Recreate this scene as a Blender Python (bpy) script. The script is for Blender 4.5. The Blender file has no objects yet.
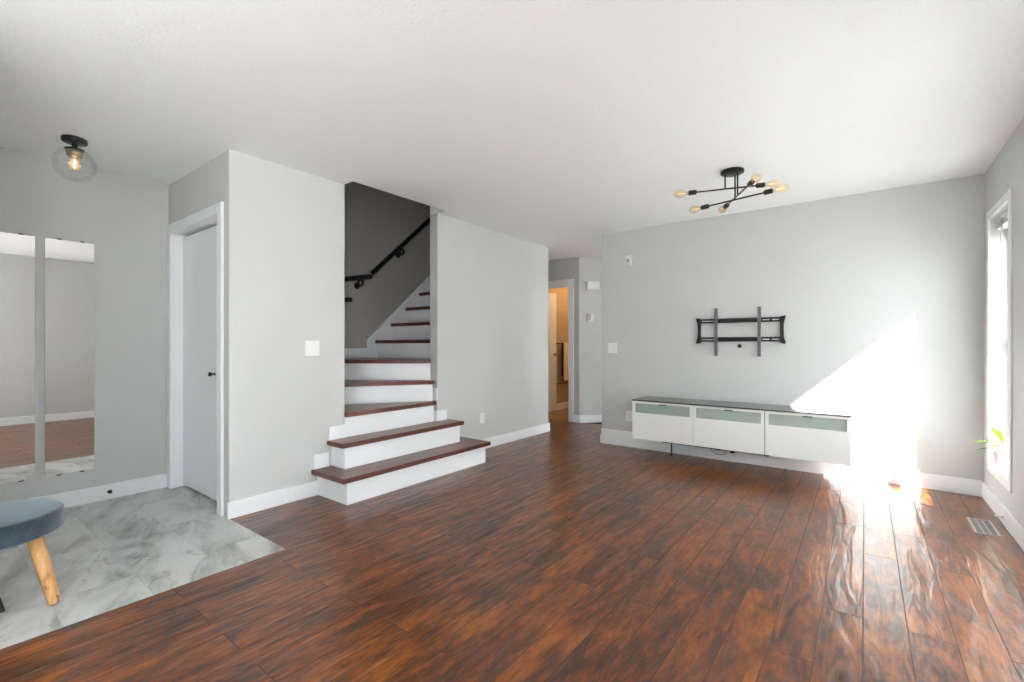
import bpy, bmesh, math, random
from mathutils import Vector, Matrix
random.seed(7)
scn = bpy.context.scene
C = scn.collection
R = math.radians

# ------------------------------------------------------------------ camera
FPX, YAW, HORIZON, EYE = 463.5, R(37.3), 344.5, 1.15
cd = bpy.data.cameras.new('camera')
cam = bpy.data.objects.new('camera', cd); C.objects.link(cam)
cd.sensor_fit = 'HORIZONTAL'; cd.sensor_width = 36.0
cd.lens = 36.0 * FPX / 1024.0
cd.shift_y = (HORIZON - 341.0) / 1024.0
cd.clip_start = 0.02
cam.location = (0, 0, EYE)
cam.rotation_euler = (R(90), 0, YAW)          # looks along (-sin, cos)
scn.camera = cam

# ------------------------------------------------------------------ exposure
vs = scn.view_settings
vs.view_transform = 'Standard'; vs.look = 'None'; vs.gamma = 1.0; vs.use_curve_mapping = False
vs.exposure = 0.27
cy = scn.cycles
cy.max_bounces = 12; cy.diffuse_bounces = 8; cy.glossy_bounces = 6; cy.transmission_bounces = 8
cy.transparent_max_bounces = 16; cy.sample_clamp_indirect = 8.0
cy.use_denoising = True
cy.caustics_reflective = True; cy.caustics_refractive = False

# ------------------------------------------------------------------ sky and sun
SKY, SUN = 9.5, 75.0
w = bpy.data.worlds.new('sky'); scn.world = w; w.use_nodes = True
wn = w.node_tree; wn.nodes.clear()
o_ = wn.nodes.new('ShaderNodeOutputWorld'); b_ = wn.nodes.new('ShaderNodeBackground')
tc = wn.nodes.new('ShaderNodeTexCoord'); sx = wn.nodes.new('ShaderNodeSeparateXYZ')
rp = wn.nodes.new('ShaderNodeValToRGB')
rp.color_ramp.elements[0].position = 0.44; rp.color_ramp.elements[0].color = (0.90, 0.94, 0.97, 1)
rp.color_ramp.elements[1].position = 0.60; rp.color_ramp.elements[1].color = (0.84, 0.93, 1.0, 1)
mm = wn.nodes.new('ShaderNodeMath'); mm.operation = 'MULTIPLY_ADD'
mm.inputs[1].default_value = 0.5; mm.inputs[2].default_value = 0.5
wn.links.new(tc.outputs['Generated'], sx.inputs[0]); wn.links.new(sx.outputs['Z'], mm.inputs[0])
wn.links.new(mm.outputs[0], rp.inputs[0]); wn.links.new(rp.outputs[0], b_.inputs['Color'])
b_.inputs['Strength'].default_value = SKY
wn.links.new(b_.outputs[0], o_.inputs[0])

SUN_DIR = Vector((-1.9, 1.0, -1.786)).normalized()
sd = bpy.data.lights.new('sun', 'SUN'); sd.energy = SUN; sd.angle = R(0.6); sd.color = (1.0, 0.99, 0.975)
so = bpy.data.objects.new('sun', sd); C.objects.link(so)
so.rotation_euler = SUN_DIR.to_track_quat('-Z', 'Y').to_euler(); so.location = (6, 0, 8)

def portal(name, loc, rot, sx_, sy_):
    l = bpy.data.lights.new(name, 'AREA'); l.shape = 'RECTANGLE'; l.size = sx_; l.size_y = sy_
    l.cycles.is_portal = True
    o = bpy.data.objects.new(name, l); C.objects.link(o); o.location = loc; o.rotation_euler = rot
portal('daylight_portal', (0.93, 4.46, 1.15), (0, R(90), 0), 1.8, 0.55)
portal('daylight_portal', (0.93, -1.7, 1.1), (0, R(90), 0), 2.1, 2.3)
portal('daylight_portal', (0.93, 6.12, 1.28), (0, R(90), 0), 1.6, 1.6)

# ================================================================== materials
def srgb(r, g, b):
    f = lambda v: (v/255/12.92) if v/255 <= 0.04045 else ((v/255+0.055)/1.055)**2.4
    return (f(r), f(g), f(b), 1)

class NT:
    def __init__(s, name):
        s.m = bpy.data.materials.new(name); s.m.use_nodes = True
        s.t = s.m.node_tree; s.t.nodes.clear()
        s.out = s.t.nodes.new('ShaderNodeOutputMaterial')
    def n(s, typ, **kw):
        nd = s.t.nodes.new('ShaderNode' + typ)
        for k, v in kw.items():
            if hasattr(nd, k): setattr(nd, k, v)
        return nd
    def set(s, nd, **kw):
        for k, v in kw.items(): nd.inputs[k.replace('_', ' ')].default_value = v
    def l(s, a, b): s.t.links.new(a, b)
    def math(s, op, a, b=None, c=None):
        nd = s.n('Math', operation=op)
        for i, v in enumerate((a, b, c)):
            if v is None: continue
            if isinstance(v, (int, float)): nd.inputs[i].default_value = v
            else: s.l(v, nd.inputs[i])
        return nd.outputs[0]
    def mix(s, f, a, b, bt='MIX'):
        nd = s.n('Mix', data_type='RGBA', blend_type=bt)
        for i, v in ((0, f), (6, a), (7, b)):
            if isinstance(v, (int, float)): nd.inputs[i].default_value = v
            elif isinstance(v, tuple): nd.inputs[i].default_value = v
            else: s.l(v, nd.inputs[i])
        return nd.outputs[2]
    def ramp(s, f, *stops):
        nd = s.n('ValToRGB'); e = nd.color_ramp.elements
        while len(e) < len(stops): e.new(0.5)
        for el, (p, c) in zip(e, stops): el.position = p; el.color = c
        s.l(f, nd.inputs[0]); return nd.outputs[0]
    def noise(s, vec, scale, detail=4, rough=0.55, dist=0.0):
        nd = s.n('TexNoise'); s.set(nd, Scale=scale, Detail=detail, Roughness=rough, Distortion=dist)
        if vec is not None: s.l(vec, nd.inputs['Vector'])
        return nd.outputs['Fac']
    def coord(s, scale=(1, 1, 1), kind='Object'):
        t = s.n('TexCoord'); mp = s.n('Mapping'); s.l(t.outputs[kind], mp.inputs[0])
        mp.inputs['Scale'].default_value = scale
        return mp.outputs[0]
    def bump(s, h, strength, dist=0.01):
        b = s.n('Bump'); b.inputs['Strength'].default_value = strength; b.inputs['Distance'].default_value = dist
        s.l(h, b.inputs['Height']); return b.outputs[0]
    def principled(s, color=None, rough=0.5, metal=0.0, normal=None, spec=0.5, **kw):
        p = s.n('BsdfPrincipled')
        if color is not None:
            if isinstance(color, tuple): p.inputs['Base Color'].default_value = color
            else: s.l(color, p.inputs['Base Color'])
        if isinstance(rough, (int, float)): p.inputs['Roughness'].default_value = rough
        else: s.l(rough, p.inputs['Roughness'])
        p.inputs['Metallic'].default_value = metal
        p.inputs['Specular IOR Level'].default_value = spec
        for k, v in kw.items(): p.inputs[k.replace('_', ' ')].default_value = v
        if normal is not None: s.l(normal, p.inputs['Normal'])
        s.l(p.outputs[0], s.out.inputs[0]); return p

def simple(name, col, rough=0.5, metal=0.0, var=0.04, nscale=8.0, spec=0.5, bump=0.0, bscale=80.0, **kw):
    n = NT(name); v = n.coord()
    f = n.noise(v, nscale)
    dark = tuple(c*(1-var) for c in col[:3])+(1,); lite = tuple(min(1, c*(1+var)) for c in col[:3])+(1,)
    c = n.ramp(f, (0.3, dark), (0.7, lite))
    nm = n.bump(n.noise(v, bscale, 3), bump, 0.002) if bump else None
    n.principled(c, rough, metal, nm, spec, **kw)
    return n.m

def thin_glass(name, tint=(1, 1, 1, 1), refl=0.08, rough=0.0, k=0.8):
    n = NT(name)
    tr = n.n('BsdfTransparent'); tr.inputs[0].default_value = tint
    gl = n.n('BsdfGlossy'); gl.inputs['Roughness'].default_value = rough
    lw = n.n('LayerWeight'); lw.inputs[0].default_value = 0.25
    fac = n.math('MULTIPLY_ADD', lw.outputs['Fresnel'], k, refl*0.3)
    mx = n.n('MixShader'); n.l(fac, mx.inputs[0]); n.l(tr.outputs[0], mx.inputs[1]); n.l(gl.outputs[0], mx.inputs[2])
    n.l(mx.outputs[0], n.out.inputs[0]); return n.m

def emit(name, col, st):
    n = NT(name); e = n.n('Emission'); e.inputs[0].default_value = col; e.inputs[1].default_value = st
    n.l(e.outputs[0], n.out.inputs[0]); return n.m

M = {}
M['wall'] = simple('grey_wall_paint', (0.575, 0.582, 0.572, 1), 0.6, var=0.012, nscale=3, spec=0.3, bump=0.06, bscale=220)
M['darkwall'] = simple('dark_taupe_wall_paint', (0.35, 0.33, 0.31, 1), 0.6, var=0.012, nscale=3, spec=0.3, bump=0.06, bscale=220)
M['white'] = simple('white_trim_paint', (0.87, 0.89, 0.905, 1), 0.35, var=0.008, nscale=5)
M['door'] = simple('white_door_paint', (0.86, 0.88, 0.89, 1), 0.25, var=0.01, nscale=5)
M['bathwall'] = simple('tan_wall_paint', (0.50, 0.37, 0.24, 1), 0.6, var=0.02)
n = NT('textured_ceiling'); v = n.coord()
h1 = n.noise(v, 160, 3, 0.7); h2 = n.noise(v, 60, 2)
nm = n.bump(n.math('ADD', h1, h2), 0.35, 0.004)
n.principled(n.ramp(h1, (0.35, (0.87, 0.885, 0.89, 1)), (0.65, (0.91, 0.925, 0.93, 1))), 0.85, 0, nm, 0.2); M['ceiling'] = n.m

def wood_floor():
    n = NT('hand_scraped_dark_wood_planks')
    t = n.n('TexCoord'); s = n.n('SeparateXYZ'); n.l(t.outputs['Object'], s.inputs[0])
    X, Y = s.outputs[0], s.outputs[1]
    cb = n.n('CombineXYZ'); n.l(Y, cb.inputs[0]); n.l(n.math('ADD', X, 0.007), cb.inputs[1])
    br = n.n('TexBrick', offset=0.37, offset_frequency=2, squash=1.0)
    n.l(cb.outputs[0], br.inputs['Vector'])
    n.set(br, Color1=(0, 0, 0, 1), Color2=(1, 1, 1, 1), Mortar=(0.5, 0.5, 0.5, 1), Scale=1.0, Bias=0.0)
    br.inputs['Mortar Size'].default_value = 0.0022; br.inputs['Mortar Smooth'].default_value = 0.15
    br.inputs['Brick Width'].default_value = 1.22; br.inputs['Row Height'].default_value = 0.144
    sep = n.n('SeparateColor'); n.l(br.outputs['Color'], sep.inputs[0]); rnd = sep.outputs[0]
    off = n.math('MULTIPLY', rnd, 37.0)
    def stretched(sx_, sy_):
        c = n.n('CombineXYZ'); n.l(n.math('MULTIPLY', X, sx_), c.inputs[0]); n.l(n.math('MULTIPLY_ADD', Y, sy_, off), c.inputs[1]); n.l(off, c.inputs[2])
        return c.outputs[0]
    blotch = n.noise(stretched(17, 4.6), 1.0, 7, 0.66, 0.25)
    broad = n.noise(stretched(5.0, 1.6), 1.0, 3, 0.5)
    streak = n.noise(stretched(70, 13.0), 1.0, 5, 0.68)
    grain = n.noise(stretched(210, 9.0), 1.0, 3, 0.6)
    cracks = n.noise(stretched(30, 9.0), 1.0, 7, 0.70, 0.3)
    val = n.math('MULTIPLY_ADD', n.math('SUBTRACT', blotch, 0.5), 1.25, 0.5)
    val = n.math('ADD', val, n.math('MULTIPLY', n.math('SUBTRACT', broad, 0.5), 0.65))
    val = n.math('ADD', val, n.math('MULTIPLY', n.math('SUBTRACT', streak, 0.5), 0.65))
    val = n.math('ADD', val, n.math('MULTIPLY', n.math('SUBTRACT', grain, 0.5), 0.22))
    val = n.math('ADD', val, n.math('MULTIPLY_ADD', rnd, 0.06, -0.015))
    col = n.ramp(val, (0.20, (0.014, 0.0048, 0.0024, 1)), (0.38, (0.048, 0.0130, 0.0032, 1)),
                 (0.52, (0.118, 0.0285, 0.0042, 1)), (0.67, (0.190, 0.053, 0.0060, 1)), (0.87, (0.27, 0.092, 0.012, 1)))
    kn = n.ramp(cracks, (0.34, (0.22, 0.22, 0.24, 1)), (0.46, (1, 1, 1, 1)))
    col = n.mix(0.85, col, kn, 'MULTIPLY')
    col = n.mix(n.math('MULTIPLY', br.outputs['Fac'], 0.75), col, (0.05, 0.032, 0.024, 1))
    wave = n.noise(stretched(15, 2.2), 1.0, 2, 0.5, 0.8)
    h = n.math('ADD', n.math('MULTIPLY', wave, 1.0), n.math('MULTIPLY', streak, 0.06))
    h = n.math('SUBTRACT', h, n.math('MULTIPLY', br.outputs['Fac'], 0.4))
    nm = n.bump(h, 0.70, 0.011)
    rough = n.math('MULTIPLY_ADD', br.outputs['Fac'], 0.4, 0.28)
    n.principled(col, rough, 0, nm, 0.62)
    return n.m
M['wood'] = wood_floor()

def stair_wood():
    n = NT('dark_red_stair_wood'); v = n.coord((22, 3, 22))
    f = n.noise(v, 1.0, 5, 0.65, 0.6); g = n.noise(n.coord((120, 9, 120)), 1.0, 3)
    val = n.math('ADD', n.math('MULTIPLY', f, 0.75), n.math('MULTIPLY', g, 0.25))
    col = n.ramp(val, (0.36, (0.036, 0.0095, 0.006, 1)), (0.52, (0.10, 0.026, 0.015, 1)), (0.68, (0.17, 0.048, 0.026, 1)))
    n.principled(col, 0.30, 0, n.bump(f, 0.1, 0.002), 0.5); return n.m
M['tread'] = stair_wood()

def tile_floor():
    n = NT('pale_marble_look_tile')
    t = n.n('TexCoord'); mp = n.n('Mapping'); n.l(t.outputs['Object'], mp.inputs[0])
    mp.inputs['Location'].default_value = (2.595, -0.395, 0)
    br = n.n('TexBrick', offset=0.5, offset_frequency=2); n.l(mp.outputs[0], br.inputs['Vector'])
    n.set(br, Color1=(0, 0, 0, 1), Color2=(1, 1, 1, 1), Mortar=(0.5, 0.5, 0.5, 1), Scale=1.0)
    br.inputs['Mortar Size'].default_value = 0.0018; br.inputs['Mortar Smooth'].default_value = 0.2
    br.inputs['Brick Width'].default_value = 0.61; br.inputs['Row Height'].default_value = 0.305
    sep = n.n('SeparateColor'); n.l(br.outputs['Color'], sep.inputs[0]); rnd = sep.outputs[0]
    s = n.n('SeparateXYZ'); n.l(t.outputs['Object'], s.inputs[0])
    a = n.math('ADD', n.math('MULTIPLY', s.outputs[0], 0.93), n.math('MULTIPLY', s.outputs[1], -0.36))
    b = n.math('SUBTRACT', n.math('MULTIPLY', s.outputs[1], 0.93), n.math('MULTIPLY', s.outputs[0], -0.36))
    c = n.n('CombineXYZ'); n.l(n.math('MULTIPLY', a, 2.2), c.inputs[0]); n.l(n.math('MULTIPLY', b, 6.0), c.inputs[1]); n.l(n.math('MULTIPLY', rnd, 23), c.inputs[2])
    f = n.noise(c.outputs[0], 1.0, 6, 0.60, 0.5)
    vein = n.noise(c.outputs[0], 0.8, 5, 0.6, 0.9)
    vein = n.math('ABSOLUTE', n.math('SUBTRACT', vein, 0.5))
    col = n.ramp(f, (0.30, (0.24, 0.245, 0.235, 1)), (0.43, (0.47, 0.48, 0.465, 1)), (0.56, (0.64, 0.65, 0.635, 1)), (0.8, (0.72, 0.725, 0.71, 1)))
    vc = n.ramp(vein, (0.0, (0.5, 0.49, 0.48, 1)), (0.03, (1, 1, 1, 1)))
    patch = n.noise(c.outputs[0], 0.7, 2)
    vf = n.ramp(patch, (0.45, (0, 0, 0, 1)), (0.62, (0.75, 0.75, 0.75, 1)))
    col = n.mix(vf, col, n.mix(1.0, col, vc, 'MULTIPLY'))
    col = n.mix(n.math('MULTIPLY', br.outputs['Fac'], 0.6), col, (0.45, 0.45, 0.44, 1))
    n.principled(col, 0.32, 0, n.bump(n.math('SUBTRACT', 1.0, br.outputs['Fac']), 0.2, 0.001), 0.5); return n.m
M['tile'] = tile_floor()
M['bathtile'] = simple('tan_bathroom_vinyl', (0.34, 0.22, 0.12, 1), 0.4, var=0.25, nscale=5)
M['black'] = simple('black_painted_metal', (0.012, 0.011, 0.011, 1), 0.38, 0.3, var=0.2)
M['bracket'] = simple('black_steel_bracket', (0.022, 0.022, 0.023, 1), 0.35, 0.6, var=0.2)
M['bracketlit'] = simple('lit_steel_arm', (0.16, 0.16, 0.16, 1), 0.35, 0.6, var=0.1)  # bracket steel made paler: light on the arms put into the colour
M['plastic'] = simple('white_plastic', (0.83, 0.83, 0.82, 1), 0.3, var=0.01)
M['slot'] = simple('dark_slot', (0.03, 0.03, 0.03, 1), 0.6, var=0.1)
M['mirror'] = NT('mirror_silver'); M['mirror'].principled((0.90, 0.91, 0.90, 1), 0.0, 1.0); M['mirror'] = M['mirror'].m
M['mirrorback'] = simple('mirror_edge', (0.30, 0.33, 0.31, 1), 0.3, var=0.05)
M['chrome'] = simple('clip_metal', (0.10, 0.095, 0.085, 1), 0.4, 0.8, var=0.1)
M['brass'] = simple('aged_brass', (0.42, 0.35, 0.24, 1), 0.35, 0.7, var=0.15, nscale=30)
M['glass'] = thin_glass('clear_glass', (0.985, 0.99, 0.985, 1), 0.06)
M['globe'] = thin_glass('clear_globe_glass', (0.985, 0.983, 0.98, 1), 0.06, 0.0, 0.3)
n = NT('amber_bulb_glass')
tr = n.n('BsdfTransparent'); tr.inputs[0].default_value = (0.98, 0.93, 0.82, 1)
tl = n.n('BsdfTranslucent'); tl.inputs[0].default_value = (0.85, 0.62, 0.36, 1)
df = n.n('BsdfDiffuse'); df.inputs[0].default_value = (0.80, 0.60, 0.36, 1)
gl = n.n('BsdfGlossy'); gl.inputs['Roughness'].default_value = 0.02
a1 = n.n('MixShader'); a1.inputs[0].default_value = 0.5; n.l(tl.outputs[0], a1.inputs[1]); n.l(df.outputs[0], a1.inputs[2])
a2 = n.n('MixShader'); a2.inputs[0].default_value = 0.20; n.l(tr.outputs[0], a2.inputs[1]); n.l(a1.outputs[0], a2.inputs[2])
a3 = n.n('MixShader'); a3.inputs[0].default_value = 0.05; n.l(a2.outputs[0], a3.inputs[1]); n.l(gl.outputs[0], a3.inputs[2])
n.l(a3.outputs[0], n.out.inputs[0]); M['amber'] = n.m
M['filament'] = emit('glowing_filament', (1.0, 0.75, 0.42, 1), 1.6)
M['filamentbright'] = emit('bright_filament', (1.0, 0.86, 0.62, 1), 9.0)
n = NT('pale_green_frosted_glass')
f = n.noise(n.coord(), 6, 2); cg = n.ramp(f, (0.3, (0.50, 0.58, 0.55, 1)), (0.7, (0.58, 0.65, 0.62, 1)))
p = n.principled(cg, 0.15, 0, None, 0.5); tr = n.n('BsdfTransparent'); tr.inputs[0].default_value = (0.85, 0.93, 0.90, 1)
mx = n.n('MixShader'); mx.inputs[0].default_value = 0.55; n.l(tr.outputs[0], mx.inputs[1]); n.l(p.outputs[0], mx.inputs[2]); n.l(mx.outputs[0], n.out.inputs[0])
M['cabglass'] = n.m
M['cabwhite'] = simple('white_cabinet_foil', (0.80, 0.81, 0.79, 1), 0.25, var=0.01)
M['cabinside'] = simple('pale_cabinet_interior', (0.62, 0.66, 0.64, 1), 0.5, var=0.02)
n = NT('black_glass_top'); f = n.noise(n.coord(), 20, 3)
n.principled(n.ramp(f, (0.3, (0.016, 0.016, 0.017, 1)), (0.7, (0.022, 0.022, 0.023, 1))), 0.12, 0, None, 0.6); M['blackglass'] = n.m
n = NT('blue_grey_velvet'); v = n.coord()
f = n.noise(v, 14, 5, 0.6, 0.2); g = n.noise(v, 300, 2)
n.principled(n.ramp(f, (0.34, (0.010, 0.018, 0.028, 1)), (0.5, (0.020, 0.035, 0.050, 1)), (0.68, (0.040, 0.062, 0.082, 1))), 0.8, 0,
             n.bump(n.math('ADD', f, n.math('MULTIPLY', g, 0.3)), 0.25, 0.004), 0.2, Sheen_Weight=0.9, Sheen_Roughness=0.4, Sheen_Tint=(0.75, 0.87, 0.95, 1)); M['velvet'] = n.m
n = NT('knotty_pine_leg'); f = n.noise(n.coord((60, 60, 7)), 1.0, 4, 0.6, 0.5); k = n.noise(n.coord((28, 28, 16)), 1.0, 2, 0.5, 0.8)
c1 = n.ramp(f, (0.35, (0.40, 0.19, 0.065, 1)), (0.65, (0.60, 0.34, 0.14, 1)))
n.principled(n.mix(n.ramp(k, (0.60, (0, 0, 0, 1)), (0.70, (0.9, 0.9, 0.9, 1))), c1, (0.13, 0.045, 0.018, 1)), 0.4); M['pine'] = n.m
M['mat'] = simple('charcoal_mat_fibre', (0.035, 0.037, 0.032, 1), 0.95, var=0.3, nscale=60, bump=0.6, bscale=300)
M['register'] = simple('brown_grey_register_metal', (0.48, 0.46, 0.44, 1), 0.4, 0.3, var=0.05)
M['cable'] = simple('black_cable', (0.02, 0.019, 0.018, 1), 0.5, var=0.1)
M['cablegrey'] = simple('grey_cable', (0.38, 0.38, 0.36, 1), 0.5, var=0.05)
M['blind'] = simple('pale_grey_slats', (0.62, 0.63, 0.63, 1), 0.45, var=0.04)
M['pot'] = simple('pale_pink_glazed_pot', (0.50, 0.36, 0.35, 1), 0.3, var=0.05, nscale=25)
M['soil'] = simple('dark_soil', (0.04, 0.025, 0.015, 1), 0.9, var=0.4, nscale=80)
n = NT('bright_green_leaf'); v = n.coord((30, 30, 30)); f = n.noise(v, 1.0, 3)
cc = n.ramp(f, (0.3, (0.050, 0.135, 0.003, 1)), (0.7, (0.095, 0.20, 0.006, 1)))
p = n.principled(cc, 0.4); tl = n.n('BsdfTranslucent'); n.l(cc, tl.inputs[0]); mx = n.n('MixShader'); mx.inputs[0].default_value = 0.45
n.l(p.outputs[0], mx.inputs[1]); n.l(tl.outputs[0], mx.inputs[2]); n.l(mx.outputs[0], n.out.inputs[0]); M['leaf'] = n.m
M['stem'] = simple('green_stem', (0.16, 0.20, 0.05, 1), 0.5, var=0.2)
n = NT('added_sheer_shade'); v = n.coord((1, 400, 400)); f = n.noise(v, 1.0, 2)
cc = n.ramp(f, (0.3, (0.82, 0.83, 0.83, 1)), (0.7, (0.9, 0.91, 0.92, 1)))
df = n.n('BsdfDiffuse'); tl = n.n('BsdfTranslucent'); n.l(cc, df.inputs[0]); n.l(cc, tl.inputs[0])
mx = n.n('MixShader'); mx.inputs[0].default_value = 0.62; n.l(df.outputs[0], mx.inputs[1]); n.l(tl.outputs[0], mx.inputs[2]); n.l(mx.outputs[0], n.out.inputs[0]); M['shade'] = n.m
M['towel'] = simple('cream_terry_towel', (0.85, 0.77, 0.62, 1), 0.95, var=0.1, nscale=40, bump=0.5, bscale=250)
M['darkstrip'] = simple('dark_brown_strip', (0.05, 0.03, 0.018, 1), 0.95, var=0.2, nscale=40, bump=0.5, bscale=250)
M['lampshade'] = emit('warm_frosted_lamp', (1.0, 0.66, 0.34, 1), 4.0)
M['bouncecarpet'] = simple('pale_bounce_carpet', (0.80, 0.80, 0.80, 1), 0.95, var=0.06, nscale=40, bump=0.5, bscale=250)
M['concrete'] = simple('pale_patio_concrete', (0.45, 0.44, 0.42, 1), 0.8, var=0.1)

# ================================================================== builders
class B:
    """collects shapes (world coordinates) into one mesh"""
    def __init__(s): s.bm = bmesh.new()
    def box(s, x0, x1, y0, y1, z0, z1):
        vs_ = [s.bm.verts.new(p) for p in ((x0,y0,z0),(x1,y0,z0),(x1,y1,z0),(x0,y1,z0),(x0,y0,z1),(x1,y0,z1),(x1,y1,z1),(x0,y1,z1))]
        for f in ((3,2,1,0),(4,5,6,7),(0,1,5,4),(1,2,6,5),(2,3,7,6),(3,0,4,7)): s.bm.faces.new([vs_[i] for i in f])
        return s
    def prism(s, pts, z0, z1):
        a = sum(pts[i][0]*pts[(i+1)%len(pts)][1]-pts[(i+1)%len(pts)][0]*pts[i][1] for i in range(len(pts)))
        if a < 0: pts = pts[::-1]
        lo = [s.bm.verts.new((p[0], p[1], z0)) for p in pts]; hi = [s.bm.verts.new((p[0], p[1], z1)) for p in pts]
        s.bm.faces.new(lo[::-1]); s.bm.faces.new(hi)
        for i in range(len(pts)):
            j = (i+1) % len(pts); s.bm.faces.new((lo[i], lo[j], hi[j], hi[i]))
        return s
    def extrude(s, pts, d):
        """closed 3-D polygon pushed along vector d"""
        d = Vector(d); a = [s.bm.verts.new(p) for p in pts]; b = [s.bm.verts.new(Vector(p)+d) for p in pts]
        s.bm.faces.new(a[::-1]); s.bm.faces.new(b)
        for i in range(len(pts)):
            j = (i+1) % len(pts); s.bm.faces.new((a[i], a[j], b[j], b[i]))
        bmesh.ops.recalc_face_normals(s.bm, faces=s.bm.faces[:])
        return s
    def lathe(s, prof, origin=(0,0,0), axis=(0,0,1), seg=32, smooth=True):
        """prof: list of (radius, height along axis)"""
        q = Vector((0,0,1)).rotation_difference(Vector(axis).normalized()); o = Vector(origin)
        rings = []
        for r, h in prof:
            if r < 1e-6: rings.append([s.bm.verts.new(o + q @ Vector((0,0,h)))])
            else: rings.append([s.bm.verts.new(o + q @ Vector((r*math.cos(2*math.pi*k/seg), r*math.sin(2*math.pi*k/seg), h))) for k in range(seg)])
        for a, b in zip(rings, rings[1:]):
            for k in range(seg):
                k2 = (k+1) % seg
                if len(a) == 1 and len(b) == 1: continue
                if len(a) == 1: f = s.bm.faces.new((a[0], b[k2], b[k]))
                elif len(b) == 1: f = s.bm.faces.new((a[k], a[k2], b[0]))
                else: f = s.bm.faces.new((a[k], a[k2], b[k2], b[k]))
                f.smooth = smooth
        return s
    def cyl(s, p0, p1, r0, r1=None, seg=20):
        r1 = r0 if r1 is None else r1; p0 = Vector(p0); p1 = Vector(p1); L = (p1-p0).length
        return s.lathe([(0,0),(r0,0),(r0,1e-5),(r1,L-1e-5),(r1,L),(0,L)], p0, p1-p0, seg)
    def tube(s, pts, r, seg=10):
        pts = [Vector(p) for p in pts]; rings = []; up = Vector((0.13, 0.31, 0.94))
        for i, p in enumerate(pts):
            t = (pts[min(i+1, len(pts)-1)] - pts[max(i-1, 0)]).normalized()
            a = t.cross(up); 
            if a.length < 0.05: a = t.cross(Vector((1,0,0)))
            a.normalize(); b = t.cross(a)
            rings.append([s.bm.verts.new(p + r*(math.cos(2*math.pi*k/seg)*a + math.sin(2*math.pi*k/seg)*b)) for k in range(seg)])
        for a, b in zip(rings, rings[1:]):
            for k in range(seg):
                f = s.bm.faces.new((a[k], a[(k+1)%seg], b[(k+1)%seg], b[k])); f.smooth = True
        s.bm.faces.new(rings[0][::-1]); s.bm.faces.new(rings[-1])
        return s
    def torus(s, c, n, R_, r, seg=28, sg=10):
        q = Vector((0,0,1)).rotation_difference(Vector(n).normalized()); c = Vector(c); rings = []
        for i in range(seg):
            a = 2*math.pi*i/seg
            rings.append([s.bm.verts.new(c + q @ Vector(((R_+r*math.cos(2*math.pi*k/sg))*math.cos(a), (R_+r*math.cos(2*math.pi*k/sg))*math.sin(a), r*math.sin(2*math.pi*k/sg)))) for k in range(sg)])
        for i in range(seg):
            a, b = rings[i], rings[(i+1)%seg]
            for k in range(sg):
                f = s.bm.faces.new((a[k], b[k], b[(k+1)%sg], a[(k+1)%sg])); f.smooth = True
        return s
    def make(s, name, mat, parent=None, bev=0.0, base=None, fix=True, **tags):
        if fix: bmesh.ops.recalc_face_normals(s.bm, faces=s.bm.faces[:])
        off = Vector((0,0,0))
        pw = Vector((0,0,0))
        if parent is not None: off = parent['_w'] if False else WORLD[parent.name]; off = Vector(off)
        elif base is not None: off = Vector(base)
        bmesh.ops.translate(s.bm, verts=s.bm.verts[:], vec=-off)
        me = bpy.data.meshes.new(name); s.bm.to_mesh(me); s.bm.free()
        me.materials.append(M[mat])
        o = bpy.data.objects.new(name, me); C.objects.link(o)
        if parent is not None: o.parent = parent
        elif base is not None: o.location = base
        WORLD[o.name] = tuple(off)
        if bev:
            md = o.modifiers.new('bevel', 'BEVEL'); md.width = bev; md.segments = 2; md.limit_method = 'ANGLE'; md.angle_limit = R(40)
        for k, v_ in tags.items(): o[k] = v_
        return o
WORLD = {}
def thing(name, loc, label, category, group=None):
    o = bpy.data.objects.new(name, None); C.objects.link(o); o.location = loc; WORLD[o.name] = tuple(loc)
    o.empty_display_size = 0.1
    o['label'] = label; o['category'] = category
    if group: o['group'] = group
    return o
def struct(b, name, mat, bev=0.0, parent=None):
    o = b.make(name, mat, parent, bev)
    if parent is None: o['kind'] = 'structure'
    return o
def struct_root(name, loc):
    o = bpy.data.objects.new(name, None); C.objects.link(o); o.location = loc; WORLD[o.name] = tuple(loc); o['kind'] = 'structure'
    return o
def lab(o, label, category, group=None):
    o['label'] = label; o['category'] = category
    if group: o['group'] = group
    return o

# ================================================================== the room shell
H = 2.44
XL, XR, YB, YF = -4.49, 0.717, -3.0, 4.95      # left wall, right wall, back wall, tv wall
XS, YC = -3.34, 1.302                           # stair wall, closet wall
SO0, SO1 = 2.155, 3.177                         # stair opening along Y
XI = -3.446                                     # inner face of the stair wall
YH = 6.02                                       # hall door wall
# floors
b = B(); b.prism([(-2.595,-.4),(XR,-.4),(XR,7.1),(-3.34,7.1),(-3.34,6.06),(XL,6.06),(XL,5.18),(XS,5.18),(XS,YC),(-2.595,YC)], -0.06, 0.0)
struct(b, 'floor', 'wood')
b = B(); b.box(-2.595, XR, YB, -.4, -.06, .004); struct(b, 'floor_back_bounce', 'bouncecarpet')  # unseen pale covering, added to bounce sunlight up to the ceiling
b = B(); b.prism([(XL,YB),(-2.595,YB),(-2.595,YC),(-3.425,YC),(-3.425,1.42),(XL,1.42)], -0.06, 0.0)
struct(b, 'floor_entry', 'tile')
b = B(); b.box(XL, -2.6, 6.06, 8.0, -0.06, 0.0); struct(b, 'floor_bathroom', 'bathtile')
# ceiling (one slab with the stair hole left open)
b = B(); T = 0.26
b.box(-4.6, -3.22, YB-.1, 2.153, H, H+T); b.box(-3.22, 0.9, YB-.1, 3.177, H, H+T)
b.box(-3.446, 0.9, 3.177, 8.1, H, H+T); b.box(-4.6, -3.446, 5.18, 8.1, H, H+T)
struct(b, 'ceiling', 'ceiling')
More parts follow.
